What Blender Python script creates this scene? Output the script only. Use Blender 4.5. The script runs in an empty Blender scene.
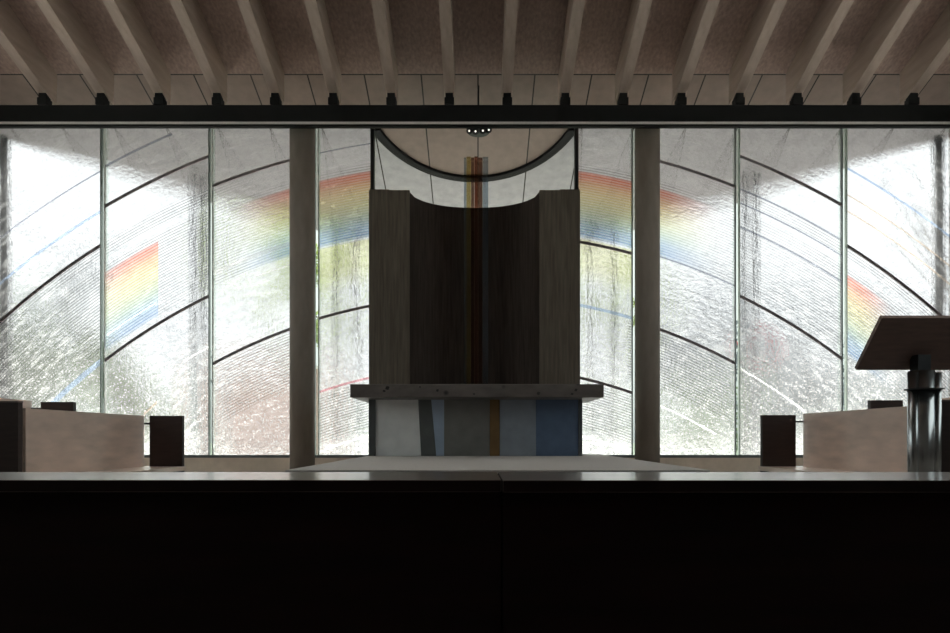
import bpy, bmesh, math, random
from mathutils import Vector, noise as mnoise
random.seed(7)
sc = bpy.context.scene
COL = sc.collection
F = 650.0            # focal length in pixels of the 950 px wide frame
EYE = 1.15           # eye height above the nave floor
VX, VY = 478.0, 437.0
CEN = -0.062         # building axis

def W(px, py, d):
    return Vector(((px - VX) * d / F, d, EYE + (VY - py) * d / F))

# ------------------------------------------------------------------ materials
def nn(nt, t, **kw):
    n = nt.nodes.new(t)
    for k, v in kw.items():
        if hasattr(n, k): setattr(n, k, v)
        else: n.inputs[k].default_value = v
    return n
def lin(c):
    return tuple(((x/255)/12.92 if x/255 <= .04045 else ((x/255+.055)/1.055)**2.4) for x in c) + (1.0,)
def newmat(name):
    m = bpy.data.materials.new(name); m.use_nodes = True
    m.node_tree.nodes.clear()
    return m, m.node_tree
def mat(name, rgb, rough=.6, metal=0, var=.15, scale=6, stretch=(1,1,1), bump=0.0, spec=.4, knots=None, knot_scale=3, coat=0):
    m, nt = newmat(name); L = nt.links.new
    out = nn(nt, 'ShaderNodeOutputMaterial'); b = nn(nt, 'ShaderNodeBsdfPrincipled')
    b.inputs['Roughness'].default_value = rough; b.inputs['Metallic'].default_value = metal
    b.inputs['Specular IOR Level'].default_value = spec
    b.inputs['Coat Weight'].default_value = coat; b.inputs['Coat Roughness'].default_value = .12
    tc = nn(nt, 'ShaderNodeTexCoord'); mp = nn(nt, 'ShaderNodeMapping')
    mp.inputs['Scale'].default_value = stretch
    nz = nn(nt, 'ShaderNodeTexNoise'); nz.inputs['Scale'].default_value = scale; nz.inputs['Detail'].default_value = 6
    L(tc.outputs['Object'], mp.inputs['Vector']); L(mp.outputs['Vector'], nz.inputs['Vector'])
    c = lin(rgb)
    r = nn(nt, 'ShaderNodeValToRGB')
    r.color_ramp.elements[0].position = .3; r.color_ramp.elements[1].position = .7
    r.color_ramp.elements[0].color = tuple(x*(1-var) for x in c[:3]) + (1,)
    r.color_ramp.elements[1].color = tuple(min(1, x*(1+var)) for x in c[:3]) + (1,)
    L(nz.outputs['Fac'], r.inputs['Fac'])
    col = r.outputs['Color']
    if knots:
        v = nn(nt, 'ShaderNodeTexVoronoi'); v.inputs['Scale'].default_value = knot_scale
        L(tc.outputs['Object'], v.inputs['Vector'])
        mr = nn(nt, 'ShaderNodeMapRange'); mr.inputs['From Min'].default_value = .06; mr.inputs['From Max'].default_value = .16
        mr.inputs['To Min'].default_value = .9; mr.inputs['To Max'].default_value = 0
        L(v.outputs['Distance'], mr.inputs['Value'])
        mx = nn(nt, 'ShaderNodeMix', data_type='RGBA')
        L(mr.outputs['Result'], mx.inputs[0]); L(col, mx.inputs[6]); mx.inputs[7].default_value = lin(knots)
        col = mx.outputs[2]
    L(col, b.inputs['Base Color'])
    if bump:
        bp = nn(nt, 'ShaderNodeBump'); bp.inputs['Strength'].default_value = bump; bp.inputs['Distance'].default_value = .01
        L(nz.outputs['Fac'], bp.inputs['Height']); L(bp.outputs['Normal'], b.inputs['Normal'])
    L(b.outputs['BSDF'], out.inputs['Surface'])
    return m

DG = 10.7                       # glass plane
M = {}
M['rafter'] = mat('rafter_wood', (160,143,134), .7, var=.12, scale=5, stretch=(3,.4,3))
M['board'] = mat('ceiling_boards', (142,121,113), .8, var=.22, scale=26, stretch=(1,.5,1), bump=.2)
M['beam'] = mat('beam_steel', (30,30,31), .75, var=.1, spec=.2)
M['flange'] = mat('beam_flange', (225,222,220), .5, var=.04)
M['column'] = mat('column_concrete', (146,137,128), .75, var=.12, scale=9, stretch=(1,1,.3))
M['plinth'] = mat('wall_plinth', (222,208,192), .8, var=.08)
M['dark_frame'] = mat('dark_frame', (36,38,38), .5, var=.1)
M['sill'] = mat('sill_metal', (112,118,118), .35, metal=.4, var=.1)
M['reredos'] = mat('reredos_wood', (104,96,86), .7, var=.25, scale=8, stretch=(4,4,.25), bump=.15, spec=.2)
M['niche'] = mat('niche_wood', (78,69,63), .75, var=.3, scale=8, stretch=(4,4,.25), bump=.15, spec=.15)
M['slab'] = mat('altar_slab', (96,90,87), .5, var=.3, scale=7, stretch=(.5,1,1), knots=(12,11,11), knot_scale=3.8)
M['edge'] = mat('altar_frame', (88,92,94), .4, var=.1)
M['platform'] = mat('platform_carpet', (178,174,170), .95, var=.08, scale=60, spec=.1)
M['platform_side'] = mat('platform_side', (70,66,62), .8)
M['birch'] = mat('bench_plywood', (226,204,190), .3, coat=.4, var=.16, scale=4, stretch=(.6,.6,2.5), knots=(140,112,92), knot_scale=1.4)
M['wenge'] = mat('dark_wood', (56,42,38), .5, var=.2, scale=6, stretch=(1,1,6), spec=.35)
M['wenge_edge'] = mat('dark_wood_edge', (120,104,96), .5)
M['lectern'] = mat('lectern_wood', (128,106,98), .5, var=.15, scale=6, stretch=(1,5,5))
M['chrome'] = mat('brushed_steel', (205,210,212), .26, metal=1, var=.05, scale=4, stretch=(20,20,.4))
M['steel_dark'] = mat('dark_steel', (60,62,64), .35, metal=.8)
M['pew'] = mat('pew_wood', (36,17,14), .7, var=.3, scale=5, stretch=(.5,3,3), spec=.3)
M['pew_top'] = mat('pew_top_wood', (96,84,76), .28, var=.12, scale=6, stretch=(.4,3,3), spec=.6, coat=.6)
M['floor'] = mat('floor_stone', (108,102,96), .5, var=.1, scale=3)
M['wall'] = mat('wall_plaster', (96,90,86), .85, var=.06)
M['black'] = mat('spot_housing', (18,18,18), .5)
M['post'] = mat('roof_post_steel', (64,66,72), .6)
M['bark'] = mat('bark', (84,74,64), .9, var=.3, scale=14)
M['brick'] = mat('garden_wall', (160,132,124), .9, var=.15, scale=12)
M['lawn'] = mat('lawn', (92,102,88), .95, var=.25, scale=2)
M['paving'] = mat('paving', (214,212,206), .9, var=.08, scale=1.5)

def panel_ceiling():
    m, nt = newmat('ceiling_panels'); L = nt.links.new
    out = nn(nt, 'ShaderNodeOutputMaterial'); b = nn(nt, 'ShaderNodeBsdfPrincipled'); b.inputs['Roughness'].default_value = .75
    g = nn(nt, 'ShaderNodeNewGeometry'); sp = nn(nt, 'ShaderNodeSeparateXYZ'); L(g.outputs['Position'], sp.inputs[0])
    # thin dark joint every .846 m along x
    a = nn(nt, 'ShaderNodeMath', operation='MULTIPLY'); L(sp.outputs['X'], a.inputs[0]); a.inputs[1].default_value = 1/.859
    s = nn(nt, 'ShaderNodeMath', operation='ADD'); L(a.outputs[0], s.inputs[0]); s.inputs[1].default_value = 100.5
    f = nn(nt, 'ShaderNodeMath', operation='FRACT'); L(s.outputs[0], f.inputs[0])
    d = nn(nt, 'ShaderNodeMath', operation='SUBTRACT'); L(f.outputs[0], d.inputs[0]); d.inputs[1].default_value = .5
    e = nn(nt, 'ShaderNodeMath', operation='ABSOLUTE'); L(d.outputs[0], e.inputs[0])
    lt = nn(nt, 'ShaderNodeMath', operation='LESS_THAN'); L(e.outputs[0], lt.inputs[0]); lt.inputs[1].default_value = .0125
    ly = nn(nt, 'ShaderNodeMath', operation='LESS_THAN'); L(sp.outputs['Y'], ly.inputs[0]); ly.inputs[1].default_value = 9.818
    mxm = nn(nt, 'ShaderNodeMath', operation='MAXIMUM'); L(lt.outputs[0], mxm.inputs[0]); L(ly.outputs[0], mxm.inputs[1])
    nz = nn(nt, 'ShaderNodeTexNoise'); nz.inputs['Scale'].default_value = 7; nz.inputs['Detail'].default_value = 5
    L(g.outputs['Position'], nz.inputs['Vector'])
    r = nn(nt, 'ShaderNodeValToRGB'); r.color_ramp.elements[0].position = .3; r.color_ramp.elements[1].position = .7
    r.color_ramp.elements[0].color = lin((160,157,162)); r.color_ramp.elements[1].color = lin((178,174,178))
    L(nz.outputs['Fac'], r.inputs[0])
    def mth(op, a, b):
        n = nn(nt, 'ShaderNodeMath', operation=op)
        for i, q in enumerate((a, b)):
            if isinstance(q, (int, float)): n.inputs[i].default_value = q
            else: L(q, n.inputs[i])
        return n.outputs[0]
    inx = mth('SUBTRACT', sp.outputs['X'], CEN); iny = mth('SUBTRACT', sp.outputs['Y'], 10.0)
    rad = mth('SQRT', mth('ADD', mth('MULTIPLY', inx, inx), mth('MULTIPLY', iny, iny)), 0)
    inside = mth('MAXIMUM', mth('LESS_THAN', sp.outputs['Y'], DG), mth('LESS_THAN', rad, 1.8))
    rb = nn(nt, 'ShaderNodeMix', data_type='RGBA'); L(inside, rb.inputs[0]); L(r.outputs[0], rb.inputs[6])
    r2 = nn(nt, 'ShaderNodeMix', data_type='RGBA'); L(nz.outputs['Fac'], r2.inputs[0]); r2.inputs[6].default_value = lin((118,103,95)); r2.inputs[7].default_value = lin((144,127,118))
    L(r2.outputs[2], rb.inputs[7])
    mx = nn(nt, 'ShaderNodeMix', data_type='RGBA'); L(mxm.outputs[0], mx.inputs[0]); L(rb.outputs[2], mx.inputs[6]); mx.inputs[7].default_value = lin((34,30,28))
    L(mx.outputs[2], b.inputs['Base Color']); L(b.outputs[0], out.inputs[0])
    return m
M['panel'] = panel_ceiling()

def leaf_mat(name, rgb):
    m, nt = newmat(name); L = nt.links.new
    out = nn(nt, 'ShaderNodeOutputMaterial')
    d = nn(nt, 'ShaderNodeBsdfDiffuse'); t = nn(nt, 'ShaderNodeBsdfTranslucent'); mx = nn(nt, 'ShaderNodeMixShader'); mx.inputs[0].default_value = .4
    g = nn(nt, 'ShaderNodeNewGeometry'); r = nn(nt, 'ShaderNodeValToRGB'); c = lin(rgb)
    r.color_ramp.elements[0].color = tuple(x*.7 for x in c[:3])+(1,); r.color_ramp.elements[1].color = tuple(min(1,x*1.3) for x in c[:3])+(1,)
    L(g.outputs['Random Per Island'], r.inputs[0]); L(r.outputs[0], d.inputs[0]); L(r.outputs[0], t.inputs[0])
    L(d.outputs[0], mx.inputs[1]); L(t.outputs[0], mx.inputs[2]); L(mx.outputs[0], out.inputs[0])
    return m
M['leaf_dark'] = leaf_mat('leaf_dark', (66,84,52))
M['leaf_mid'] = leaf_mat('leaf_mid', (94,114,72))
M['leaf_pale'] = leaf_mat('leaf_pale', (150,166,92))
M['leaf_grey'] = leaf_mat('leaf_grey', (104,110,118))
M['leaf_red'] = leaf_mat('leaf_red', (186,70,86))

def simple_glass(name, tint, gloss=.06, trans_haze=0.0, haze_col=(230,235,235), back=.5):
    m, nt = newmat(name); L = nt.links.new
    out = nn(nt, 'ShaderNodeOutputMaterial')
    t = nn(nt, 'ShaderNodeBsdfTransparent'); t.inputs[0].default_value = lin(tint)
    g = nn(nt, 'ShaderNodeBsdfGlossy'); g.inputs['Roughness'].default_value = .05
    tr = nn(nt, 'ShaderNodeBsdfTranslucent'); tr.inputs[0].default_value = lin(haze_col)
    df = nn(nt, 'ShaderNodeBsdfDiffuse'); df.inputs[0].default_value = lin(haze_col)
    a = nn(nt, 'ShaderNodeMixShader'); a.inputs[0].default_value = back
    L(tr.outputs[0], a.inputs[1]); L(df.outputs[0], a.inputs[2])
    b = nn(nt, 'ShaderNodeMixShader'); b.inputs[0].default_value = trans_haze
    L(t.outputs[0], b.inputs[1]); L(a.outputs[0], b.inputs[2])
    c = nn(nt, 'ShaderNodeMixShader'); c.inputs[0].default_value = .025
    L(b.outputs[0], c.inputs[1]); L(g.outputs[0], c.inputs[2]); L(c.outputs[0], out.inputs[0])
    return m
M['clear'] = simple_glass('clear_glass', (244,248,246))
M['opal'] = simple_glass('added_opal_skylight', (240,242,242), trans_haze=.9, haze_col=(236,238,238), back=.3)  # diffusing pane of the skylight added as fill light
M['fin'] = simple_glass('glass_fin', (240,246,242), trans_haze=.06, haze_col=(220,234,226), back=.05)
M['g_yellow'] = simple_glass('yellow_glass', (226,216,178), trans_haze=.12, haze_col=(190,170,110))
M['g_orange'] = simple_glass('orange_glass', (196,154,134), trans_haze=.22, haze_col=(150,112,94))
M['g_blue'] = simple_glass('pale_blue_glass', (214,222,228), trans_haze=.12, haze_col=(170,180,190))
M['g_brown'] = simple_glass('smoke_glass', (196,176,164), trans_haze=.16, haze_col=(130,100,86))
M['lamp'], _nt = newmat('lamp_face')
_o = nn(_nt,'ShaderNodeOutputMaterial'); _e = nn(_nt,'ShaderNodeEmission'); _e.inputs[0].default_value=(1,.95,.86,1); _e.inputs[1].default_value=.55
_nt.links.new(_e.outputs[0], _o.inputs[0])
M['arc_dark'] = mat('lead_line', (140,132,136), .6)
M['gasket'] = mat('pale_gasket', (206,212,208), .6)
def strip_glass(name, rgb, k):
    return simple_glass(name, rgb, trans_haze=k, haze_col=rgb, back=.05)
M['arc_blue'] = strip_glass('blue_line', (226,235,247), .1)
M['arc_greyblue'] = strip_glass('grey_blue_line', (214,216,222), .12)
M['arc_white'] = strip_glass('white_line', (255,255,255), .25)
M['arc_pink'] = strip_glass('pink_line', (240,212,216), .1)
M['arc_peach'] = strip_glass('peach_line', (246,238,230), .1)
M['altar_white'] = mat('altar_glass_white', (246,249,250), .25, var=.06)
M['altar_grey'] = mat('altar_glass_grey', (132,132,130), .25, var=.1)
M['altar_shade'] = mat('altar_glass_slate', (108,112,112), .25, var=.1)
M['altar_ice'] = mat('altar_glass_ice', (176,194,216), .2, var=.06)
M['altar_amber'] = mat('altar_glass_amber', (132,106,72), .25, var=.12)
M['altar_mist'] = mat('altar_glass_mist', (156,166,178), .2, var=.08)
M['altar_blue'] = mat('altar_glass_blue', (106,126,154), .25, var=.1)

ARC_ZC = EYE + (437-840)/60.75
PX = 60.75
def art_glass():
    """Textured church glass: patchy ripple, engraved concentric lines, a rainbow band between two radii."""
    m, nt = newmat('art_glass'); L = nt.links.new
    def math_(op, a, b=None, c=None):
        n = nn(nt, 'ShaderNodeMath', operation=op)
        for i, v in enumerate((a, b, c)):
            if v is None: continue
            if isinstance(v, (int, float)): n.inputs[i].default_value = v
            else: L(v, n.inputs[i])
        return n.outputs[0]
    def mr(v, a, b, c=0, d=1, smooth=True):
        n = nn(nt, 'ShaderNodeMapRange'); n.interpolation_type = 'SMOOTHSTEP' if smooth else 'LINEAR'
        L(v, n.inputs['Value'])
        n.inputs['From Min'].default_value = a; n.inputs['From Max'].default_value = b
        n.inputs['To Min'].default_value = c; n.inputs['To Max'].default_value = d
        return n.outputs['Result']
    out = nn(nt, 'ShaderNodeOutputMaterial')
    g = nn(nt, 'ShaderNodeNewGeometry'); sp = nn(nt, 'ShaderNodeSeparateXYZ'); L(g.outputs['Position'], sp.inputs[0])
    x = math_('SUBTRACT', sp.outputs['X'], CEN + .004); z = math_('SUBTRACT', sp.outputs['Z'], ARC_ZC)
    r = math_('SQRT', math_('ADD', math_('MULTIPLY', x, x), math_('MULTIPLY', z, z)))
    ang = math_('ARCTAN2', x, z); ax = math_('ABSOLUTE', x)
    # --- ripple: polar-stretched + vertical-streak + fine
    cv = nn(nt, 'ShaderNodeCombineXYZ'); L(math_('MULTIPLY', r, 14.0), cv.inputs[0]); L(math_('MULTIPLY', ang, 40.0), cv.inputs[1])
    n1 = nn(nt, 'ShaderNodeTexNoise'); n1.inputs['Scale'].default_value = 1.0; n1.inputs['Detail'].default_value = 4; L(cv.outputs[0], n1.inputs['Vector'])
    mp = nn(nt, 'ShaderNodeMapping'); mp.inputs['Scale'].default_value = (22, 1, 3.4); L(g.outputs['Position'], mp.inputs['Vector'])
    n2 = nn(nt, 'ShaderNodeTexNoise'); n2.inputs['Scale'].default_value = 1.2; n2.inputs['Detail'].default_value = 3; L(mp.outputs[0], n2.inputs['Vector'])
    n3 = nn(nt, 'ShaderNodeTexNoise'); n3.inputs['Scale'].default_value = 19; n3.inputs['Detail'].default_value = 5; n3.inputs['Roughness'].default_value = .65
    L(g.outputs['Position'], n3.inputs['Vector'])
    nb = nn(nt, 'ShaderNodeTexNoise'); nb.inputs['Scale'].default_value = .8; nb.inputs['Detail'].default_value = 2; L(g.outputs['Position'], nb.inputs['Vector'])
    patch = mr(nb.outputs['Fac'], .42, .6)
    low = mr(sp.outputs['Z'], 3.4, 2.0)          # rougher glass in the lower part
    h = math_('ADD', math_('MULTIPLY', n1.outputs['Fac'], .7), math_('ADD', math_('MULTIPLY', n3.outputs['Fac'], 1.0), math_('MULTIPLY', n2.outputs['Fac'], .6)))
    bp = nn(nt, 'ShaderNodeBump'); bp.inputs['Distance'].default_value = .9
    L(mr(math_('ADD', low, patch), 0, 2, .45, 1.0), bp.inputs['Strength']); L(h, bp.inputs['Height'])
    # --- engraved line zones
    ring = math_('SINE', math_('MULTIPLY', r, 2*math.pi/.042))
    line = mr(ring, .1, .8)
    def zone(lo, hi): return math_('MULTIPLY', mr(r, lo-.06, lo+.06), mr(r, hi+.06, hi-.06))
    pn = nn(nt, 'ShaderNodeTexNoise'); pn.inputs['Scale'].default_value = .55; pn.inputs['Detail'].default_value = 1; L(g.outputs['Position'], pn.inputs['Vector'])
    fade = mr(pn.outputs['Fac'], .36, .56, .5, 1)
    z1 = zone(612/PX, 684/PX)
    z2 = math_('MULTIPLY', zone(488/PX, 541/PX), math_('MULTIPLY', mr(ax, 2.5, 2.55), mr(ax, 4.4, 4.0)))
    z3 = math_('MULTIPLY', zone(425/PX, 470/PX), mr(ax, 2.7, 2.6))
    z4 = math_('MULTIPLY', zone(690/PX, 704/PX), mr(ax, 3.5, 4.5))
    zones = math_('MAXIMUM', math_('MULTIPLY', math_('MAXIMUM', z1, z4), fade), math_('MAXIMUM', z2, z3))
    lines = math_('MULTIPLY', line, zones)
    # --- rainbow colours
    ramp = nn(nt, 'ShaderNodeValToRGB'); cr = ramp.color_ramp
    cols = [(0,(200,214,230)),(.06,(132,166,206)),(.20,(150,182,206)),(.34,(182,202,180)),(.50,(214,214,160)),(.68,(232,212,146)),(.82,(234,182,120)),(.90,(230,138,92)),(1,(227,106,70))]
    cr.elements[0].position = 0; cr.elements[0].color = lin(cols[0][1]); cr.elements[1].position = 1; cr.elements[1].color = lin(cols[-1][1])
    for p, c in cols[1:-1]:
        e = cr.elements.new(p); e.color = lin(c)
    L(mr(r, 611/PX, 676.5/PX, smooth=False), ramp.inputs[0])
    band = math_('MULTIPLY', mr(r, 609/PX, 615/PX), mr(r, 678/PX, 675.5/PX))
    m_c = mr(ax, 4.15, 2.9)
    m_l = math_('MULTIPLY', mr(x, -5.20, -5.21), mr(x, -6.7, -5.5, .12, 1))
    m_l = math_('MULTIPLY', m_l, mr(x, -6.09, -6.07))
    m_r = math_('MULTIPLY', mr(x, 6.08, 6.1), mr(x, 6.95, 6.3))
    rb = math_('MULTIPLY', band, math_('MAXIMUM', m_c, math_('MAXIMUM', m_l, m_r)))
    rbf = math_('MULTIPLY', rb, math_('ADD', math_('MULTIPLY', m_c, .10), math_('ADD', .48, math_('MULTIPLY', lines, .36))))
    # pale yellow wash under the bow in the inner panes
    wash = math_('MULTIPLY', math_('MULTIPLY', mr(r, 560/PX, 590/PX), mr(r, 612/PX, 609/PX)), mr(ax, 2.8, 2.6))
    base = nn(nt, 'ShaderNodeMix', data_type='RGBA'); L(math_('MULTIPLY', wash, .6), base.inputs[0])
    base.inputs[6].default_value = (.93,.93,.945,1); base.inputs[7].default_value = lin((236,232,180))
    dark = nn(nt, 'ShaderNodeMix', data_type='RGBA'); L(math_('MULTIPLY', lines, .55), dark.inputs[0]); L(base.outputs[2], dark.inputs[6]); dark.inputs[7].default_value = lin((128,126,124))
    grain = math_('MULTIPLY', mr(n3.outputs['Fac'], .34, .54, .89, 1), mr(n1.outputs['Fac'], .36, .56, .94, 1))
    gm = nn(nt, 'ShaderNodeVectorMath', operation='SCALE'); L(dark.outputs[2], gm.inputs[0]); L(grain, gm.inputs['Scale'])
    tint = nn(nt, 'ShaderNodeMix', data_type='RGBA'); L(rbf, tint.inputs[0]); L(gm.outputs[0], tint.inputs[6]); L(ramp.outputs[0], tint.inputs[7])
    # --- shaders
    rf = nn(nt, 'ShaderNodeBsdfRefraction'); rf.inputs['IOR'].default_value = 1.13
    rf.inputs['Roughness'].default_value = .02
    L(tint.outputs[2], rf.inputs['Color']); L(bp.outputs[0], rf.inputs['Normal'])
    tp = nn(nt, 'ShaderNodeBsdfTransparent'); L(tint.outputs[2], tp.inputs[0])
    tl = nn(nt, 'ShaderNodeBsdfTranslucent'); L(tint.outputs[2], tl.inputs[0])
    a = nn(nt, 'ShaderNodeMixShader'); a.inputs[0].default_value = .03; L(rf.outputs[0], a.inputs[1]); L(tp.outputs[0], a.inputs[2])
    n4 = nn(nt, 'ShaderNodeTexNoise'); n4.inputs['Scale'].default_value = 34; n4.inputs['Detail'].default_value = 2; L(g.outputs['Position'], n4.inputs['Vector'])
    sparkle = mr(n4.outputs['Fac'], .56, .64)
    streak = math_('MULTIPLY', mr(n1.outputs['Fac'], .5, .62), math_('ADD', .35, math_('MULTIPLY', patch, .65)))
    fr = math_('ADD', math_('ADD', .06, math_('MULTIPLY', streak, .13)), math_('ADD', math_('MULTIPLY', low, math_('ADD', .07, math_('MULTIPLY', sparkle, .19))), math_('MULTIPLY', rb, .08)))
    b = nn(nt, 'ShaderNodeMixShader'); L(fr, b.inputs[0]); L(a.outputs[0], b.inputs[1]); L(tl.outputs[0], b.inputs[2])
    gl = nn(nt, 'ShaderNodeBsdfGlossy'); gl.inputs['Roughness'].default_value = .12
    c = nn(nt, 'ShaderNodeMixShader'); c.inputs[0].default_value = .03; L(b.outputs[0], c.inputs[1]); L(gl.outputs[0], c.inputs[2])
    L(c.outputs[0], out.inputs[0])
    return m
M['art'] = art_glass()

# ------------------------------------------------------------------ mesh helpers (world coordinates in, one object out)
class MB:
    def __init__(s): s.v = []; s.f = []; s.mi = []; s.smooth = []
    def add(s, vs, fs, mi=0, sm=False):
        o = len(s.v); s.v += [Vector(v) for v in vs]
        for f in fs: s.f.append([i+o for i in f]); s.mi.append(mi); s.smooth.append(sm)
        return s
    def box(s, x0, x1, y0, y1, z0, z1, mi=0):
        return s.add([(x0,y0,z0),(x1,y0,z0),(x1,y1,z0),(x0,y1,z0),(x0,y0,z1),(x1,y0,z1),(x1,y1,z1),(x0,y1,z1)],
            [(0,3,2,1),(4,5,6,7),(0,1,5,4),(1,2,6,5),(2,3,7,6),(3,0,4,7)], mi)
    def prism(s, pts, vec, mi=0):
        """closed polygon (3-D points) extruded along vec"""
        n = len(pts); vec = Vector(vec); a = [Vector(p) for p in pts]; b = [p+vec for p in a]
        return s.add(a+b, [list(range(n))[::-1], [i+n for i in range(n)]] + [(i,(i+1)%n,(i+1)%n+n,i+n) for i in range(n)], mi)
    def cyl(s, c, r, z0, z1, n=48, r2=None, mi=0):
        r2 = r if r2 is None else r2
        vs = [(c[0]+r*math.cos(2*math.pi*i/n), c[1]+r*math.sin(2*math.pi*i/n), z0) for i in range(n)]
        vs += [(c[0]+r2*math.cos(2*math.pi*i/n), c[1]+r2*math.sin(2*math.pi*i/n), z1) for i in range(n)]
        s.add(vs, [(i,(i+1)%n,(i+1)%n+n,i+n) for i in range(n)], mi, True)
        return s.add(vs, [list(range(n))[::-1], [i+n for i in range(n)]], mi)
    def tube(s, p, q, r, r2=None, n=8):
        p, q = Vector(p), Vector(q); r2 = r if r2 is None else r2
        d = (q-p).normalized(); u = d.orthogonal().normalized(); w = d.cross(u)
        ring = lambda c, k: [c + (u*math.cos(2*math.pi*i/n) + w*math.sin(2*math.pi*i/n))*k for i in range(n)]
        s.add(ring(p,r)+ring(q,r2), [(i,(i+1)%n,(i+1)%n+n,i+n) for i in range(n)] + [list(range(n))[::-1], [i+n for i in range(n)]], 0, True)
        return s
    def ribbon(s, inner, outer, vec, mi=0):
        """open strip between two polylines, extruded along vec to a solid"""
        n = len(inner); vec = Vector(vec)
        a = [Vector(p) for p in inner]; b = [Vector(p) for p in outer]
        vs = a + b + [p+vec for p in a] + [p+vec for p in b]; fs = []
        for i in range(n-1):
            fs += [(i,i+1,n+i+1,n+i), (2*n+i,3*n+i,3*n+i+1,2*n+i+1), (i,2*n+i,2*n+i+1,i+1), (n+i,n+i+1,3*n+i+1,3*n+i)]
        fs += [(0,n,3*n,2*n), (n-1,3*n-1,4*n-1,2*n-1)]
        return s.add(vs, fs, mi)
    def build(s, name, mats, parent=None, origin=None, bevel=0):
        if not isinstance(mats, (list, tuple)): mats = [mats]
        if origin is None:
            if parent is not None: origin = parent['_o']
            else:
                xs=[v.x for v in s.v]; ys=[v.y for v in s.v]; zs=[v.z for v in s.v]
                origin = ((min(xs)+max(xs))/2, (min(ys)+max(ys))/2, min(zs))
        o3 = Vector(origin)
        me = bpy.data.meshes.new(name); me.from_pydata([v-o3 for v in s.v], [], s.f)
        for p, mi, sm in zip(me.polygons, s.mi, s.smooth): p.material_index = mi; p.use_smooth = sm
        for m in mats: me.materials.append(m)
        bm = bmesh.new(); bm.from_mesh(me)
        bmesh.ops.remove_doubles(bm, verts=bm.verts, dist=1e-5)
        bmesh.ops.recalc_face_normals(bm, faces=bm.faces)
        if bevel:
            es = [e for e in bm.edges if len(e.link_faces) == 2 and e.calc_face_angle(0) > .6]
            bmesh.ops.bevel(bm, geom=es, offset=bevel, segments=2, affect='EDGES', profile=.6, clamp_overlap=True)
        bm.to_mesh(me); bm.free()
        ob = bpy.data.objects.new(name, me); COL.objects.link(ob)
        ob['_o'] = tuple(o3)
        if parent is not None:
            ob.parent = parent; ob.location = o3 - Vector(parent['_o'])
        else: ob.location = o3
        return ob
def tag(o, label=None, cat=None, group=None, kind=None):
    for k, v in (('label',label),('category',cat),('group',group),('kind',kind)):
        if v: o[k] = v
    return o
def thing(name, loc, label, cat, group=None):
    o = bpy.data.objects.new(name, None); COL.objects.link(o); o.location = loc; o['_o'] = tuple(loc)
    o.empty_display_size = .1
    return tag(o, label, cat, group)
def struct(name, mb, mats, parent=None, bevel=0):
    o = mb.build(name, mats, parent, bevel=bevel); o['kind'] = 'structure'; return o
def dup(root, loc):
    r = root.copy(); COL.objects.link(r); r.location = loc; r['_o'] = tuple(loc)
    for ch in list(root.children):
        c = ch.copy(); COL.objects.link(c); c.parent = r
        for g in ch.children:
            d = g.copy(); COL.objects.link(d); d.parent = c
    return r

# ------------------------------------------------------------------ key levels
DG = 10.7                       # glass plane
Z_S = .40                       # sanctuary floor
XL, XR = -7.95, 7.82
SL = .374
def zc(d): return EYE + 5.473 - SL*(d - 9.8)      # ceiling underside
def zr(d): return EYE + 4.99 - SL*(d - 9.8)       # rafter underside

# ------------------------------------------------------------------ setting
mb = MB(); mb.box(-8.3, 8.3, -2.8, 3.2, -.3, 0); mb.box(-8.3, 8.3, 3.2, 10.95, -.3, Z_S)
arc = [(CEN+1.95*math.cos(t), 10.0+2.0*math.sin(t)) for t in [math.radians(25+130*i/20) for i in range(21)]]
mb.prism([(p[0], p[1], -.3) for p in arc], (0,0,.3+Z_S-.001))
struct('floor', mb, M['floor'])
SY0, SY1, SX = 3.6, 6.8, 6.2  # roof opening added out of view for fill light
mb = MB()
def slab_(m, x0, x1, y0, y1, h=.3, dz=0): m.prism([(x0,y0,zc(y0)+dz),(x1,y0,zc(y0)+dz),(x1,y1,zc(y1)+dz),(x0,y1,zc(y1)+dz)], (0,0,h))
slab_(mb, -8.3, 8.3, -2.8, SY0); slab_(mb, -8.3, 8.3, SY1, 9.8); slab_(mb, -8.3, -SX, SY0, SY1); slab_(mb, SX, 8.3, SY0, SY1)
struct('ceiling', mb, M['board'])
win = bpy.data.objects.new('window_12', None); COL.objects.link(win); win.location = (0, (SY0+SY1)/2, zc((SY0+SY1)/2)); win['_o'] = tuple(win.location); win['kind'] = 'structure'  # made-up skylight, brightens altar front, platform and benches
mb = MB(); slab_(mb, -SX, SX, SY0, SY1, .012, .14); mb.build('added_opal_pane', M['opal'], win)
half = [(7.93,11.02),(6.65,11.55),(5.12,12.4),(3.7,12.95),(2.6,13.45),(1.2,13.95)]
edge = [(8.3,9.8),(8.3,10.85)] + half + [(CEN,14.1)] + [(2*CEN-x,y) for x,y in half[::-1]] + [(-8.3,10.95),(-8.3,9.8)]
mb = MB(); mb.prism([(x,y,zc(y)) for x,y in edge], (0,0,.3))
struct('ceiling', mb, M['panel'])
WY0, WY1, WZ0, WZ1 = -1.0, 8.0, 2.6, 6.2  # side-wall windows added out of view to brighten the interior
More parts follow.
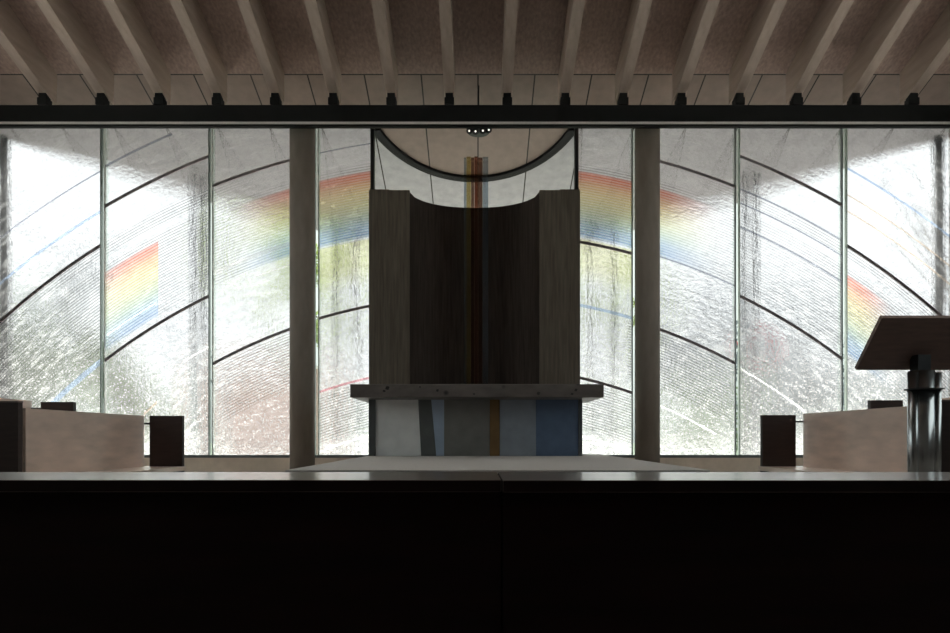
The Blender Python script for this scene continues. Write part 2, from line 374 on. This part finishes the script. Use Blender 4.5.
for nm, a, b, k in (('left', XL-.3, XL, 10), ('right', XR, XR+.3, 11)):
    mb = MB(); H = zc(-2.8)+.05
    mb.box(a, b, -2.8, WY0, 0, H); mb.box(a, b, WY1, DG+.1, 0, H); mb.box(a, b, WY0, WY1, 0, WZ0); mb.box(a, b, WY0, WY1, WZ1, H)
    struct('wall_'+nm, mb, M['wall'])
    win = bpy.data.objects.new('window_%d' % k, None); COL.objects.link(win); win.location = ((a+b)/2, (WY0+WY1)/2, WZ0); win['_o'] = tuple(win.location); win['kind'] = 'structure'  # added window, there only for fill daylight
    c = (a+b)/2
    MB().box(c-.006, c+.006, WY0, WY1, WZ0, WZ1).build('pane', M['clear'], win)
    for j in range(7):
        y = WY0 + (WY1-WY0)*j/6
        MB().box(c-.04, c+.04, y-.03, y+.03, WZ0, WZ1).build('added_mullion', M['dark_frame'], win)
mb = MB(); mb.box(-8.3, 8.3, -3.1, -2.8, 0, zc(-2.8)+.3); struct('wall_front', mb, M['wall'])
SILL = EYE - 18/PX - .01
mb = MB(); mb.box(XL, -1.74, DG-.06, DG+.14, Z_S, SILL-.035); mb.box(1.62, XR, DG-.06, DG+.14, Z_S, SILL-.035)
struct('wall_back', mb, M['plinth'])
# joints between the plinth slabs
for i, px in enumerate((208, 424-100, 737, 634)):
    pass

def gx(px): return (px - VX)/PX
panes = [(-4,101.5),(105,209.5),(213,315),(319,371),(578,632),(636,735),(739,841.5),(846,951)]
dark = {0:[702],1:[733,605],2:[704,543],3:[544],4:[607,474],5:[703,543],6:[733,605],7:[701]}
thin = {0:[(731,'blue',2.4),(607,'blue',5),(766,'greyblue',1.2)],1:[(768,'greyblue',2),(640-16,'white',2.6),(560,'white',2)],2:[(624,'white',4),(604,'white',1.6)],
        3:[(474,'pink',2.2),(418,'white',2.4),(704,'greyblue',1)],4:[(545,'blue',3),(418,'white',2.6)],5:[(472,'white',2.2),(612,'greyblue',1.2)],
        6:[(541,'white',2.0),(703,'greyblue',1.4),(690,'greyblue',1.2),(668,'greyblue',1.4)],7:[(768,'blue',1.8),(745,'peach',1.2),(731,'peach',1.4)]}
Z_T = zc(DG) + .02
def arc_strip(R, x0, x1, w, y0, dy):
    R = R/PX; h = w/PX/2; cx = CEN+.004; ins, outs = [], []
    n = 28
    for i in range(n+1):
        x = x0 + (x1-x0)*i/n - cx
        t = math.asin(max(-1, min(1, x/R)))
        ins.append((cx+(R-h)*math.sin(t), y0, ARC_ZC+(R-h)*math.cos(t)))
        outs.append((cx+(R+h)*math.sin(t), y0, ARC_ZC+(R+h)*math.cos(t)))
    return MB().ribbon(ins, outs, (0,dy,0))
for k, (a, b) in enumerate(panes):
    x0, x1 = gx(a), gx(b)
    win = bpy.data.objects.new('window_%d' % (k+1), None); COL.objects.link(win)
    win.location = ((x0+x1)/2, DG, SILL); win['_o'] = tuple(win.location); win['kind'] = 'structure'
    mb = MB(); mb.add([(x0,DG,SILL),(x1,DG,SILL),(x1,DG,Z_T),(x0,DG,Z_T)], [(0,1,2,3)], 0)
    mb.add([(x0,DG,SILL),(x1,DG,SILL),(x1,DG,Z_T),(x0,DG,Z_T),(x0,DG+.016,SILL),(x1,DG+.016,SILL),(x1,DG+.016,Z_T),(x0,DG+.016,Z_T)],
           [(4,5,6,7),(0,1,5,4),(1,2,6,5),(2,3,7,6),(3,0,4,7)], 1)
    mb.build('pane', [M['art'], M['clear']], win)
    MB().box(x0-.03, x1+.03, DG-.04, DG+.06, SILL-.035, SILL+.012).build('sill_rail', M['sill'], win)
    for R in dark[k]:
        arc_strip(R, x0, x1, 2.7, DG-.022, .02).build('lead_line', M['arc_dark'], win)
    for R, c, w in thin[k]:
        xx0, xx1 = x0, x1
        if (k, R) == (1, 768): xx1 = gx(172)
        if (k, R) == (1, 560): xx0 = gx(183)
        if (k, R) == (1, 624): xx0, xx1 = gx(107), gx(160)
        if (k, R) == (5, 472): xx0, xx1 = gx(660), gx(716)
        if (k, R) == (6, 541): xx1 = gx(806)
        if (k, R) == (2, 604): xx0 = gx(255)
        arc_strip(R, xx0, xx1, w, DG-.010, .008).build('etched_line', M['arc_'+c], win)
    if k == 1:      # short slanted pink stroke low in the second pane
        p, q = (gx(144), SILL+ (455-415)/PX), (gx(157), SILL+(455-403)/PX)
        MB().prism([(p[0],DG-.012,p[1]),(q[0],DG-.012,q[1]),(q[0],DG-.012,q[1]+.045),(p[0],DG-.012,p[1]+.045)], (0,.01,0)).build('etched_line', M['arc_peach'], win)
# glass fins and gaskets at the joints
for i, (a, b) in enumerate([(101.5,105),(209.5,213),(315,319),(632,636),(735,739),(841.5,846)]):
    x0, x1 = gx(a), gx(b)
    t = bpy.data.objects.new('trim_%d' % (i+1), None); COL.objects.link(t); t.location = ((x0+x1)/2, DG, SILL); t['_o'] = tuple(t.location); t['kind'] = 'structure'
    MB().box(x0+.006, x1-.006, DG-.05, DG+.12, SILL, Z_T).build('glass_fin', M['fin'], t)
    for xx in (x0, x1): MB().box(xx-.008, xx+.008, DG-.03, DG+.03, SILL, Z_T).build('gasket', M['gasket'] if xx == x1 else M['sill'], t)
for i, (a, b) in enumerate([(371,374.5),(574.5,578)]):
    mb = MB().box(gx(a), gx(b), DG-.06, DG+.06, Z_S, Z_T); struct('trim_%d' % (i+7), mb, M['dark_frame'])
# curved apse glazing with its ceiling ring
win = bpy.data.objects.new('window_9', None); COL.objects.link(win); win.location = (CEN, 11.8, Z_S); win['_o'] = tuple(win.location); win['kind'] = 'structure'
th = [math.radians(23.5 + 133*i/40) for i in range(41)]
def ring_pts(R, dz, z=None): return [(CEN+R*math.cos(t), 10.0+R*math.sin(t), (zc(10.0+R*math.sin(t))+dz) if z is None else z) for t in th]
mb = MB()
a, b = ring_pts(1.80, 0, Z_S), ring_pts(1.80, .02); c, d = ring_pts(1.812, 0, Z_S), ring_pts(1.812, .02)
n = len(a); vs = a+b+c+d
fs = []
for i in range(n-1): fs += [(i,i+1,n+i+1,n+i),(2*n+i,3*n+i,3*n+i+1,2*n+i+1)]
mb.add(vs, fs, 0, True).build('curved_pane', M['clear'], win)
mb = MB()
def inner_pts(dz): return [(CEN+1.70*math.cos(t), 10.07+1.70*math.sin(t), zc(10.07+1.70*math.sin(t))+dz) for t in th]
a, b, c, d = inner_pts(-.05), ring_pts(1.87,-.05), inner_pts(.02), ring_pts(1.87,.02)
vs = a+b+c+d; fs = []
for i in range(n-1):
    fs += [(i,n+i,n+i+1,i+1),(i,i+1,2*n+i+1,2*n+i),(n+i,3*n+i,3*n+i+1,n+i+1),(2*n+i,2*n+i+1,3*n+i+1,3*n+i)]
fs += [(0,2*n,3*n,n),(n-1,2*n-1,4*n-1,3*n-1)]
mb.add(vs, fs).build('head_ring', M['beam'], win)

# ------------------------------------------------------------------ roof beam, rafters, columns
bt = thing('roof_beam', (0, 9.6, EYE+4.59), 'long black steel beam spanning the hall above the glass wall on two columns', 'beam')
DB = 9.6
zt, zb = EYE+332/F*DB, EYE+311/F*DB
MB().box(XL, XR, DB, DB+.05, zb+.055, zt).build('web', M['beam'], bt)
MB().box(XL, XR, DB-.02, DB+.06, zb+.02, zb+.055).build('flange', M['flange'], bt)
MB().box(XL, XR, DB-.012, DB+.055, zb-.012, zb+.02).build('shadow_rail', M['beam'], bt)
words = ['first','second','third','fourth','fifth','sixth','seventh','eighth','ninth']
def rafter(x):
    t = thing('rafter', (x, 9.75, zr(9.75)), 'x', 'rafter', 'sloping roof rafters')
    y0 = -2.75
    MB().prism([(x-.075,9.8,zr(9.8)),(x-.075,9.8,zc(9.8)-.004),(x-.075,y0,zc(y0)-.004),(x-.075,y0,zr(y0))], (.15,0,0)).build('timber', M['rafter'], t)
    b = MB(); b.box(x-.07, x+.07, 9.57, 9.70, zt+.0, zt+.10)
    b.prism([(x-.055,9.58,zt+.10),(x-.055,9.69,zt+.10),(x-.055,9.69,zr(9.69)),(x-.055,9.58,zr(9.58))], (.11,0,0))
    b.build('steel_shoe', M['beam'], t)
    return t
proto = None
for side in (-1, 1):
    for j in range(9):
        x = .004 + side*(.4285 + .857*j)
        if proto is None: o = proto = rafter(x)
        else: o = dup(proto, (x, 9.75, zr(9.75)))
        nm = words[j] + (' to the ' + ('left' if side < 0 else 'right') + ' of the altar centre line')
        tag(o, 'sloping grey-brown roof rafter, ' + nm)
for side, px in (('left', 302.3), ('right', 647.3)):
    x = (px-VX)*(DB+.255)/F; d = DB + .255
    t = thing('column', (x, d, Z_S), 'round grey concrete column to the %s of the altar under the black beam' % side, 'column', 'round columns')
    MB().cyl((x,d), .186, Z_S+.02, zt-.03, 64).build('shaft', M['column'], t)
    MB().cyl((x,d), .21, Z_S, Z_S+.02, 48).build('base_ring', M['steel_dark'], t)
    MB().cyl((x,d), .15, zt-.03, zt, 48).build('cap_plate', M['beam'], t)

# ------------------------------------------------------------------ reredos
xl, xr_ = (369-VX)*10/F, (580-VX)*10/F
cx = (xl+xr_)/2; hw = 1.0
zt_r = EYE + 247/F*10
rt = thing('reredos', (cx, 10.2, Z_S), 'tall dark timber screen with a concave niche standing behind the altar', 'screen')
back = lambda x: 10.16 + .76*math.sqrt(max(0, 1-((x-cx)/1.62)**2)) + .06
nic = lambda x: 10.06 + .68*max(0, 1-abs((x-cx)/hw)**2.2)**.55
for s, nm in ((-1,'l'),(1,'r')):
    pts = []
    N = 10
    xs_ = [cx + s*(hw + (1.625-hw)*i/N) for i in range(N+1)]
    p = [(x, 10.0) for x in xs_] + [(x, max(10.12, back(x)-.05)) for x in xs_[::-1]]
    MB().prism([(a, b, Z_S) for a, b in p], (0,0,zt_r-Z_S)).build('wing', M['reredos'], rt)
    x0, x1 = sorted((cx+s*1.46, cx+s*1.30))
    MB().box(xl if s < 0 else x0+.02, (x1-.02) if s < 0 else xr_, 10.03, 10.12, zt_r, zt_r+.022).build('cap_strip', M['reredos'], rt)
N = 40
xs_ = [cx - hw + 2*hw*i/N for i in range(N+1)]
inner = [(x, nic(x), Z_S) for x in xs_]; outer = [(x, max(nic(x)+.05, back(x)), Z_S) for x in xs_]
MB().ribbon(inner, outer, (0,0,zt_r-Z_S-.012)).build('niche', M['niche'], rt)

# ------------------------------------------------------------------ glass pillar in the niche
DP = 10.3
gp = thing('glass_pillar', ((476-VX)*DP/F, DP, Z_S), 'slender upright pillar of yellow, orange and clear glass strips rising before the dark screen', 'sculpture')
ztp = EYE + 279/F*DP
def strip(a, b, y0, y1, mt, nm, z1=ztp):
    MB().box((a-VX)*DP/F, (b-VX)*DP/F, y0, y1, Z_S+.05, z1).build(nm, mt, gp)
strip(464.0, 466.4, DP-.02, DP+.10, M['g_blue'], 'clear_strip')
strip(466.6, 470.8, DP-.05, DP+.13, M['g_yellow'], 'yellow_strip')
strip(471.0, 474.2, DP-.02, DP+.02, M['g_brown'], 'smoke_strip')
strip(474.4, 478.0, DP-.06, DP+.14, M['g_orange'], 'orange_strip')
strip(478.2, 482.6, DP-.02, DP+.02, M['g_brown'], 'smoke_strip')
strip(482.8, 488.2, DP-.04, DP+.12, M['g_blue'], 'clear_strip')
MB().box((461-VX)*DP/F, (491-VX)*DP/F, DP-.12, DP+.2, Z_S, Z_S+.05).build('base_plate', M['steel_dark'], gp, bevel=.006)

# ------------------------------------------------------------------ platform and altar
Z_P = EYE - .26
pt = thing('altar_platform', (.15, 5.2, Z_S), 'low carpeted platform running in front of and under the altar', 'platform')
MB().box(-1.50, 1.80, 5.16, 9.88, Z_S, Z_P-.03).build('riser', M['platform_side'], pt)
MB().box(-1.52, 1.83, 5.12, 9.9, Z_P-.03, Z_P).build('carpet', M['platform'], pt, bevel=.008)

DA = 8.45
at = thing('altar', (0, 9.0, Z_P), 'altar with a thick dark knotted slab on a base of grey, blue and amber glass', 'altar')
xa, xb = (350-VX)*DA/F, (604-VX)*DA/F
zs0, zs1 = EYE+39.5/F*DA, EYE+53/F*DA
MB().box(xa, xb, DA, 9.8, zs0, zs1).build('slab', M['slab'], at, bevel=.012)
for px, py, rr in ((387.5,388,.030),(384,391,.018),(437.5,390.5,.020),(474,394,.014),(538.5,393.5,.024),(576,390,.022),(572,394,.018),(420,387,.012)):
    c = W(px, py, DA); k = MB()
    k.prism([(c.x + rr*math.cos(2*math.pi*i/12)*(1+.35*math.sin(i*2.3+px)), DA-.001, c.z + .8*rr*math.sin(2*math.pi*i/12)) for i in range(12)], (0,.004,0))
    k.build('knot', M['black'], at)
DBs = 8.95
def ax_(px): return (px-VX)*DBs/F
zb0, zb1 = Z_P, zs0
def apanel(nm, tl, tr, bl, br, mt, y=DBs, th=.05):
    MB().prism([(ax_(bl),y,zb0),(ax_(br),y,zb0),(ax_(tr),y,zb1),(ax_(tl),y,zb1)], (0,th,0)).build(nm, mt, at)
MB().box(ax_(369), ax_(375.5), DBs-.03, 9.6, zb0, zb1).build('side_panel', M['edge'], at)
MB().box(ax_(578.5), ax_(582), DBs-.03, 9.6, zb0, zb1).build('side_panel', M['edge'], at)
apanel('white_panel', 375.7,418,375.7,421, M['altar_white'])
apanel('slate_panel', 418.2,431,421.2,436, M['altar_shade'])
apanel('ice_panel', 431.2,444,436.2,444, M['altar_ice'])
apanel('grey_panel', 444.2,489.5,444.2,489.5, M['altar_grey'])
apanel('amber_strip', 489.8,499.5,489.8,499.5, M['altar_amber'], DBs-.01)
apanel('mist_panel', 499.8,536,499.8,536, M['altar_mist'])
apanel('blue_panel', 536.2,578.3,536.2,578.3, M['altar_blue'])
MB().box(ax_(375.5), ax_(578.5), 9.3, 9.35, zb0, zb1).build('back_panel', M['altar_grey'], at)

# ------------------------------------------------------------------ benches (the side stalls)
def stall(name, label, s, X, d0, d1, ztop, x_in, x_out, blk_top, z_seat):
    """s = -1 left / +1 right; X = backrest plane; x_in..x_out = end panel across"""
    t = thing(name, (X, (d0+d1)/2, Z_S), label, 'bench', 'wooden side benches')
    r = .13; th_ = .045
    path = [(X, d0), (X, d1-r)]
    for i in range(1, 11):
        a = math.pi/2*i/10
        path.append((X + s*r*(1-math.cos(a)), d1 - r + r*math.sin(a)))
    path.append((X + s*(r+.25), d1))
    ins, outs = [], []
    for i, p in enumerate(path):
        q0 = path[max(0,i-1)]; q1 = path[min(len(path)-1,i+1)]
        tx, ty = q1[0]-q0[0], q1[1]-q0[1]; l = math.hypot(tx,ty); nx, ny = ty/l, -tx/l
        ins.append((p[0], p[1], z_seat)); outs.append((p[0] + nx*s*th_, p[1] + ny*s*th_, z_seat))
    MB().ribbon(ins, outs, (0,0,ztop-z_seat)).build('backrest', M['birch'], t)
    a, b = sorted((x_in, x_out))
    MB().box(min(a, X + (s*.5 if s < 0 else 0)), max(b, X + (s*.5 if s > 0 else 0)), d0, d1-.01, z_seat-.05, z_seat).build('seat', M['birch'], t, bevel=.004)
    MB().box(a, b, d1-.12, d1-.06, z_seat, blk_top).build('end_panel', M['wenge'], t, bevel=.004)
    MB().box(min(X, x_in)-.01, max(X, x_in)+.01, d1-.10, d1-.08, ztop-.10, ztop-.08).build('rail', M['steel_dark'], t)
    MB().box(min(a, X), max(b, X), d0+.05, d1-.06, Z_S, z_seat-.05).build('plinth', M['wenge'], t)
    return t
stall('bench', 'light plywood bench nearest the altar on the left side, dark end panel', -1, -3.80, 5.46, 7.50, EYE+.242, -3.73, -3.36, EYE+.242, EYE-.335)
stall('bench', 'light plywood bench nearest the altar on the right side, behind the lectern', 1, 3.70, 5.56, 7.50, EYE+.265, 3.61, 3.23, EYE+.25, EYE-.335)
stall('bench', 'higher bench behind the front bench at the left edge, only its top showing', -1, -5.10, 5.5, 7.52, EYE+.415, -4.98, -4.61, EYE+.40, EYE-.18)
stall('bench', 'higher bench behind the front bench at the right edge, only its top showing', 1, 4.98, 5.5, 7.52, EYE+.415, 4.84, 4.47, EYE+.42, EYE-.18)
for s, nm, X0, X1, ztop in ((-1, 'left', -4.6, -3.772, .296), (1, 'right', 3.79, 4.6, .305)):
    t = thing('screen_panel', ((X0+X1)/2, 5.38, Z_S), 'low dark wooden end screen at the %s edge in front of the side bench' % nm, 'screen', 'dark end screens')
    MB().box(X0, X1, 5.33, 5.385, Z_S, EYE+ztop-.012).build('board', M['wenge'], t)
    MB().box(X0, X1, 5.325, 5.39, EYE+ztop-.012, EYE+ztop).build('top_edge', M['wenge_edge'], t)

# ------------------------------------------------------------------ lectern
DL = 5.0
xs = (922-VX)*5.2/F
lt = thing('lectern', (xs, 5.2, Z_S), 'dark wooden lectern board tilted on a shiny steel column at the right edge', 'lectern')
zt_l, zb_l = EYE+119/F*DL, EYE+67/F*5.34
x0 = 404*DL/F; x1 = 2*xs - x0
p = [(x0,DL,zt_l),(x0,5.34,zb_l)]
nrm = Vector((0, zt_l-zb_l, .34)).normalized()*.035
MB().prism([(x0,DL,zt_l),(x1,DL,zt_l),(x1,5.34,zb_l),(x0,5.34,zb_l)], nrm).build('reading_board', M['lectern'], lt)
MB().prism([(x0+.05,5.30,zb_l+.06),(x1-.05,5.30,zb_l+.06),(x1-.05,5.33,zb_l+.03),(x0+.05,5.33,zb_l+.03)], Vector(nrm)*2.0).build('book_ledge', M['lectern'], lt)
zct = EYE + 66/F*5.2
MB().box(xs-.05, xs+.05, 5.17, 5.27, zct-.05, zt_l-.26).build('neck', M['steel_dark'], lt)
# column: bright tube with two flanking tubes and a dark core strip, as seen in the photo
MB().cyl((xs-.005, 5.2), .092, Z_S+.03, zct, 48).build('column', M['chrome'], lt)
for dx in (-.092, .088): MB().cyl((xs+dx, 5.17), .040, Z_S+.03, zct-.015, 32).build('tube', M['chrome'], lt)
cz = EYE + (437-390)/F*5.2
MB().cyl((xs, 5.18), .136, cz, cz+.008, 48).build('collar', M['steel_dark'], lt)
MB().cyl((xs, 5.22), .2, Z_S, Z_S+.03, 48).build('foot_plate', M['steel_dark'], lt)

# ------------------------------------------------------------------ spotlight cluster
ds = 10.0
sx = (478.5-VX)*ds/F
st = thing('spotlight_cluster', (sx, ds, zc(ds)), 'small black cluster of four spotlights hanging from the ceiling above the glass pillar', 'light')
zh = EYE + (437-130)/F*ds
MB().cyl((sx,ds), .012, zh, zc(ds), 12).build('stem', M['black'], st)
MB().cyl((sx,ds), .17, zh-.035, zh+.05, 32).build('housing', M['black'], st)
for dx, dz, dy in ((-.125,-.03,-.05),(-.04,-.06,-.10),(.06,-.05,-.10),(.14,-.015,-.05)):
    p = Vector((sx+dx, ds+dy, zh+dz)); q = p + Vector((dx*.12, -.06, -.035))
    h = MB().tube(p+(p-q)*.4, q, .04, .048, 20).build('spot_head', M['black'], st)
    MB().tube(q, q + (q-p).normalized()*.006, .015, .015, 16).build('lamp_face', M['lamp'], h)

# ------------------------------------------------------------------ pew front across the foreground
pw = thing('pew_front', (0, 1.75, 0), 'long nearly black wooden pew front with a shiny ledge across the foreground', 'pew')
zp = EYE - .1058
xm = (502-VX)*1.6/F
for a, b, dz, dy in ((-2.6, xm-.002, 0, 0), (xm+.002, 2.6, .0, -.012)):
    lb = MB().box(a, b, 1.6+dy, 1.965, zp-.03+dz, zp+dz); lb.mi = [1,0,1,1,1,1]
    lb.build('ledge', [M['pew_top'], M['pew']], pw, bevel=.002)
    MB().box(a, b, 1.63, 1.66, .12, zp-.03).build('front_panel', M['pew'], pw)
MB().box(-2.58, 2.58, 1.68, 1.92, 0, .12).build('plinth', M['pew'], pw)
MB().box(-2.6, 2.6, 1.66, 1.69, .10, zp-.03).build('backing', M['pew'], pw)

# ------------------------------------------------------------------ outside
mb = MB(); mb.box(-60, 60, DG+1.6, 19, .1, .3); mb.box(-60, XL-.36, -20, DG+1.6, .1, .3); mb.box(XR+.49, 60, -20, DG+1.6, .1, .3)
mb.box(XL-.36, XR+.49, 10.96, DG+1.6, -.6, -.31); mb.box(XL-.36, -2.2, 10.96, DG+1.6, -.31, .3); mb.box(2.1, XR+.49, 10.96, DG+1.6, -.31, .3)
lw = MB().box(-60, 60, 19.0, 90, .1, .3).build('ground', M['lawn']); lw['kind'] = 'structure'
g = mb.build('ground', M['paving']); g['kind'] = 'structure'
names = {(-1,0):'left of the dark screen in the fourth pane',(1,0):'right of the dark screen in the fifth pane',(-1,1):'in the second pane from the left',
         (1,1):'in the seventh pane from the left',(-1,2):'at the far left picture edge',(1,2):'at the far right picture edge'}
for s in (-1, 1):
    for j, (X, d, w) in enumerate(((2.50,13.0,.075),(4.93,11.8,.075),(7.75,10.98,.085))):
        x = CEN + s*X + (-.16 if (s,j) == (-1,2) else (.06 if j == 2 else 0))
        t = thing('roof_post', (x, d, .3), 'slender outdoor post behind the glass, ' + names[(s,j)], 'post', 'outdoor roof posts')
        MB().cyl((x,d), w, .32, zc(d), 24).build('shaft', M['post'], t)
        MB().box(x-.13, x+.13, d-.13, d+.13, .3, .32).build('foot_plate', M['post'], t)

def foliage(blobs, n, size):
    mb = MB()
    tot = sum(b[1]**2 for b in blobs)
    for c, r, sq in blobs:
        for _ in range(int(n*r*r/tot)):
            v = Vector((random.gauss(0,1), random.gauss(0,1), random.gauss(0,1))).normalized()*r*(random.random()**.4)
            v *= .8 + .4*mnoise.noise(v*2.0/max(r,.1)+c)
            p = c + Vector((v.x, v.y, v.z*sq)); s = size*(.6+.8*random.random())
            u = Vector((random.gauss(0,1), random.gauss(0,1), random.gauss(0,1))).normalized(); w = u.orthogonal().normalized()
            q = u.cross(w)
            mb.add([p-u*s, p+w*s*.45+q*s*.1, p+u*s, p-w*s*.45+q*s*.1], [(0,1,2,3)])
    return mb
def plant(name, label, cat, base, blobs, mt, n=1400, size=.09, stem=.06, group='plants outside the glass wall', branches=()):
    t = thing(name, base, label, cat, group)
    base = Vector(base); mb = MB(); top = sum((b[0] for b in blobs), Vector())/len(blobs)
    mid = base.lerp(Vector((base.x, top.y, top.z)), .5)
    mb.tube(base, mid, stem, stem*.75)
    for c, r, sq in blobs: mb.tube(mid, c, stem*.7, stem*.25)
    mb.build('trunk' if cat == 'tree' else 'stem', M['bark'], t)
    foliage(blobs, n, size).build('foliage', mt, t)
    return t
def B(px, py, d, rpx, sq=1.0): return (W(px,py,d), rpx*d/F, sq)
def base(px, d): return ((px-VX)*d/F, d, .3)
plant('shrub','dark green shrub behind the lower part of the leftmost glass pane','shrub', base(45,14.5), [B(20,370,14.5,42),B(70,365,14.5,44),B(40,405,14.5,50),B(5,330,14.7,26)], M['leaf_dark'], 2600)
plant('shrub','green shrub behind the lower left of the second glass pane','shrub', base(132,12.6), [B(128,390,12.6,30),B(145,420,12.6,32),B(112,360,12.6,24)], M['leaf_mid'], 1800)
plant('tree','pale green tree behind the glass between the left column and the dark screen','tree', base(376,21), [B(330,265,21,34),B(352,300,21,30),B(270,270,22,40),B(318,330,21,24)], M['leaf_pale'], 2200, .1)
plant('tree','pale green tree behind the glass between the dark screen and the right column','tree', base(572,21), [B(596,280,21,32),B(618,315,21,30),B(600,350,21,22)], M['leaf_pale'], 1700, .1)
plant('shrub','grey-green shrub behind the pane right of the right column','shrub', base(700,18), [B(668,420,18,36),B(706,405,18,38),B(725,440,18,30)], M['leaf_mid'], 1500)
plant('shrub','greyish sparkling shrub behind the low part of the seventh pane','shrub', base(790,15), [B(762,345,15,32),B(800,380,15,42),B(770,410,15,42),B(825,405,15,34)], M['leaf_grey'], 2200)
plant('shrub','greyish shrub behind the bottom of the rightmost pane beside the lectern','shrub', base(885,15.5), [B(872,385,15.5,34),B(905,410,15.5,40),B(940,395,15.5,34)], M['leaf_grey'], 1600)
plant('shrub','small red-leaved shrub behind the left edge of the seventh pane','shrub', base(752,14), [B(752,352,14,12),B(746,345,14,8)], M['leaf_red'], 200, .07, .02)
plant('tree','thin dark tree branches seen through the top of the rightmost pane','tree', base(985,13), [B(900,225,13,13),B(912,208,13,12),B(893,243,13,10),B(885,185,13,8),B(985,150,13,40)], M['leaf_grey'], 700, .06, .07)
plant('tree','pale grey-green tree crown behind the middle of the leftmost pane','tree', base(62,24), [B(40,275,24,20),B(80,268,24,22),B(62,290,24,26)], M['leaf_grey'], 900, .12)
plant('tree','broad grey-green tree far behind the sixth pane right of the right column','tree', base(690,22.5), [B(668,330,22.5,40),B(712,345,22.5,44),B(690,390,22.5,50)], M['leaf_grey'], 2600, .13)
plant('tree','grey tree crown far behind the lower half of the seventh pane','tree', base(800,27), [B(765,350,27,44),B(815,370,27,48),B(790,420,27,44)], M['leaf_grey'], 2600, .13)
plant('tree','grey tree far behind the rightmost pane, above the bench','tree', base(900,28), [B(880,345,28,44),B(935,350,28,44),B(905,400,28,50)], M['leaf_grey'], 2600, .13)
plant('tree','green tree far behind the lower left corner of the leftmost pane','tree', base(20,27), [B(20,350,27,56),B(75,370,27,50),B(-20,320,27,44)], M['leaf_mid'], 1500, .13)
plant('tree','grey tree far behind the second pane from the left','tree', base(170,28), [B(150,330,28,40),B(185,370,28,40),B(165,410,28,40)], M['leaf_grey'], 900, .13)
gw = thing('garden_wall', ((250-VX)*17/F, 17, .3), 'pinkish brick garden wall seen through the pane beside the left column', 'wall')
MB().box((214-VX)*17/F, (330-VX)*17/F, 17, 17.25, .3, EYE+68/F*17).build('brickwork', M['brick'], gw)
MB().box((212-VX)*17/F, (332-VX)*17/F, 16.96, 17.29, EYE+68/F*17, EYE+71/F*17).build('coping', M['paving'], gw)

# ------------------------------------------------------------------ light
w = bpy.data.worlds.new('overcast_sky'); sc.world = w; w.use_nodes = True
nt = w.node_tree; nt.nodes.clear()
o = nn(nt,'ShaderNodeOutputWorld'); b = nn(nt,'ShaderNodeBackground'); b.inputs[0].default_value = (.985,.99,1,1); b.inputs[1].default_value = .78
tcw = nn(nt,'ShaderNodeTexCoord'); sx_ = nn(nt,'ShaderNodeSeparateXYZ'); nt.links.new(tcw.outputs['Generated'], sx_.inputs[0])
rw = nn(nt,'ShaderNodeValToRGB'); cr = rw.color_ramp; cr.elements[0].position = 0; cr.elements[0].color = (.47,.482,.50,1)
cr.elements[1].position = .20; cr.elements[1].color = (.975,.988,1,1); e = cr.elements.new(.10); e.color = (.79,.805,.825,1)
nt.links.new(sx_.outputs['Z'], rw.inputs[0]); nt.links.new(rw.outputs[0], b.inputs[0])
nt.links.new(b.outputs[0], o.inputs[0])
sun = bpy.data.lights.new('veiled_sun', 'SUN'); sun.energy = 7.5; sun.angle = math.radians(50); sun.color = (1,.97,.92)
so = bpy.data.objects.new('veiled_sun', sun); COL.objects.link(so); so.rotation_euler = (math.radians(-38), 0, math.radians(12))

# ------------------------------------------------------------------ camera
cam = bpy.data.cameras.new('camera'); co = bpy.data.objects.new('camera', cam); COL.objects.link(co)
co.location = (0, 0, EYE); co.rotation_euler = (math.pi/2, 0, 0)
cam.sensor_width = 36; cam.lens = 36*F/950
cam.shift_x = -(VX-475)/950; cam.shift_y = (VY-316.5)/950
cam.clip_start = .05; cam.clip_end = 300
sc.camera = co
for ob in COL.objects:
    if '_o' in ob: del ob['_o']
sc.cycles.max_bounces = 10; sc.cycles.transparent_max_bounces = 24; sc.cycles.diffuse_bounces = 5
sc.cycles.transmission_bounces = 8
v = sc.view_settings
sc.display_settings.display_device = 'sRGB'
v.view_transform = 'Standard'; v.look = 'None'; v.gamma = 1; v.use_curve_mapping = False; v.exposure = 0.9
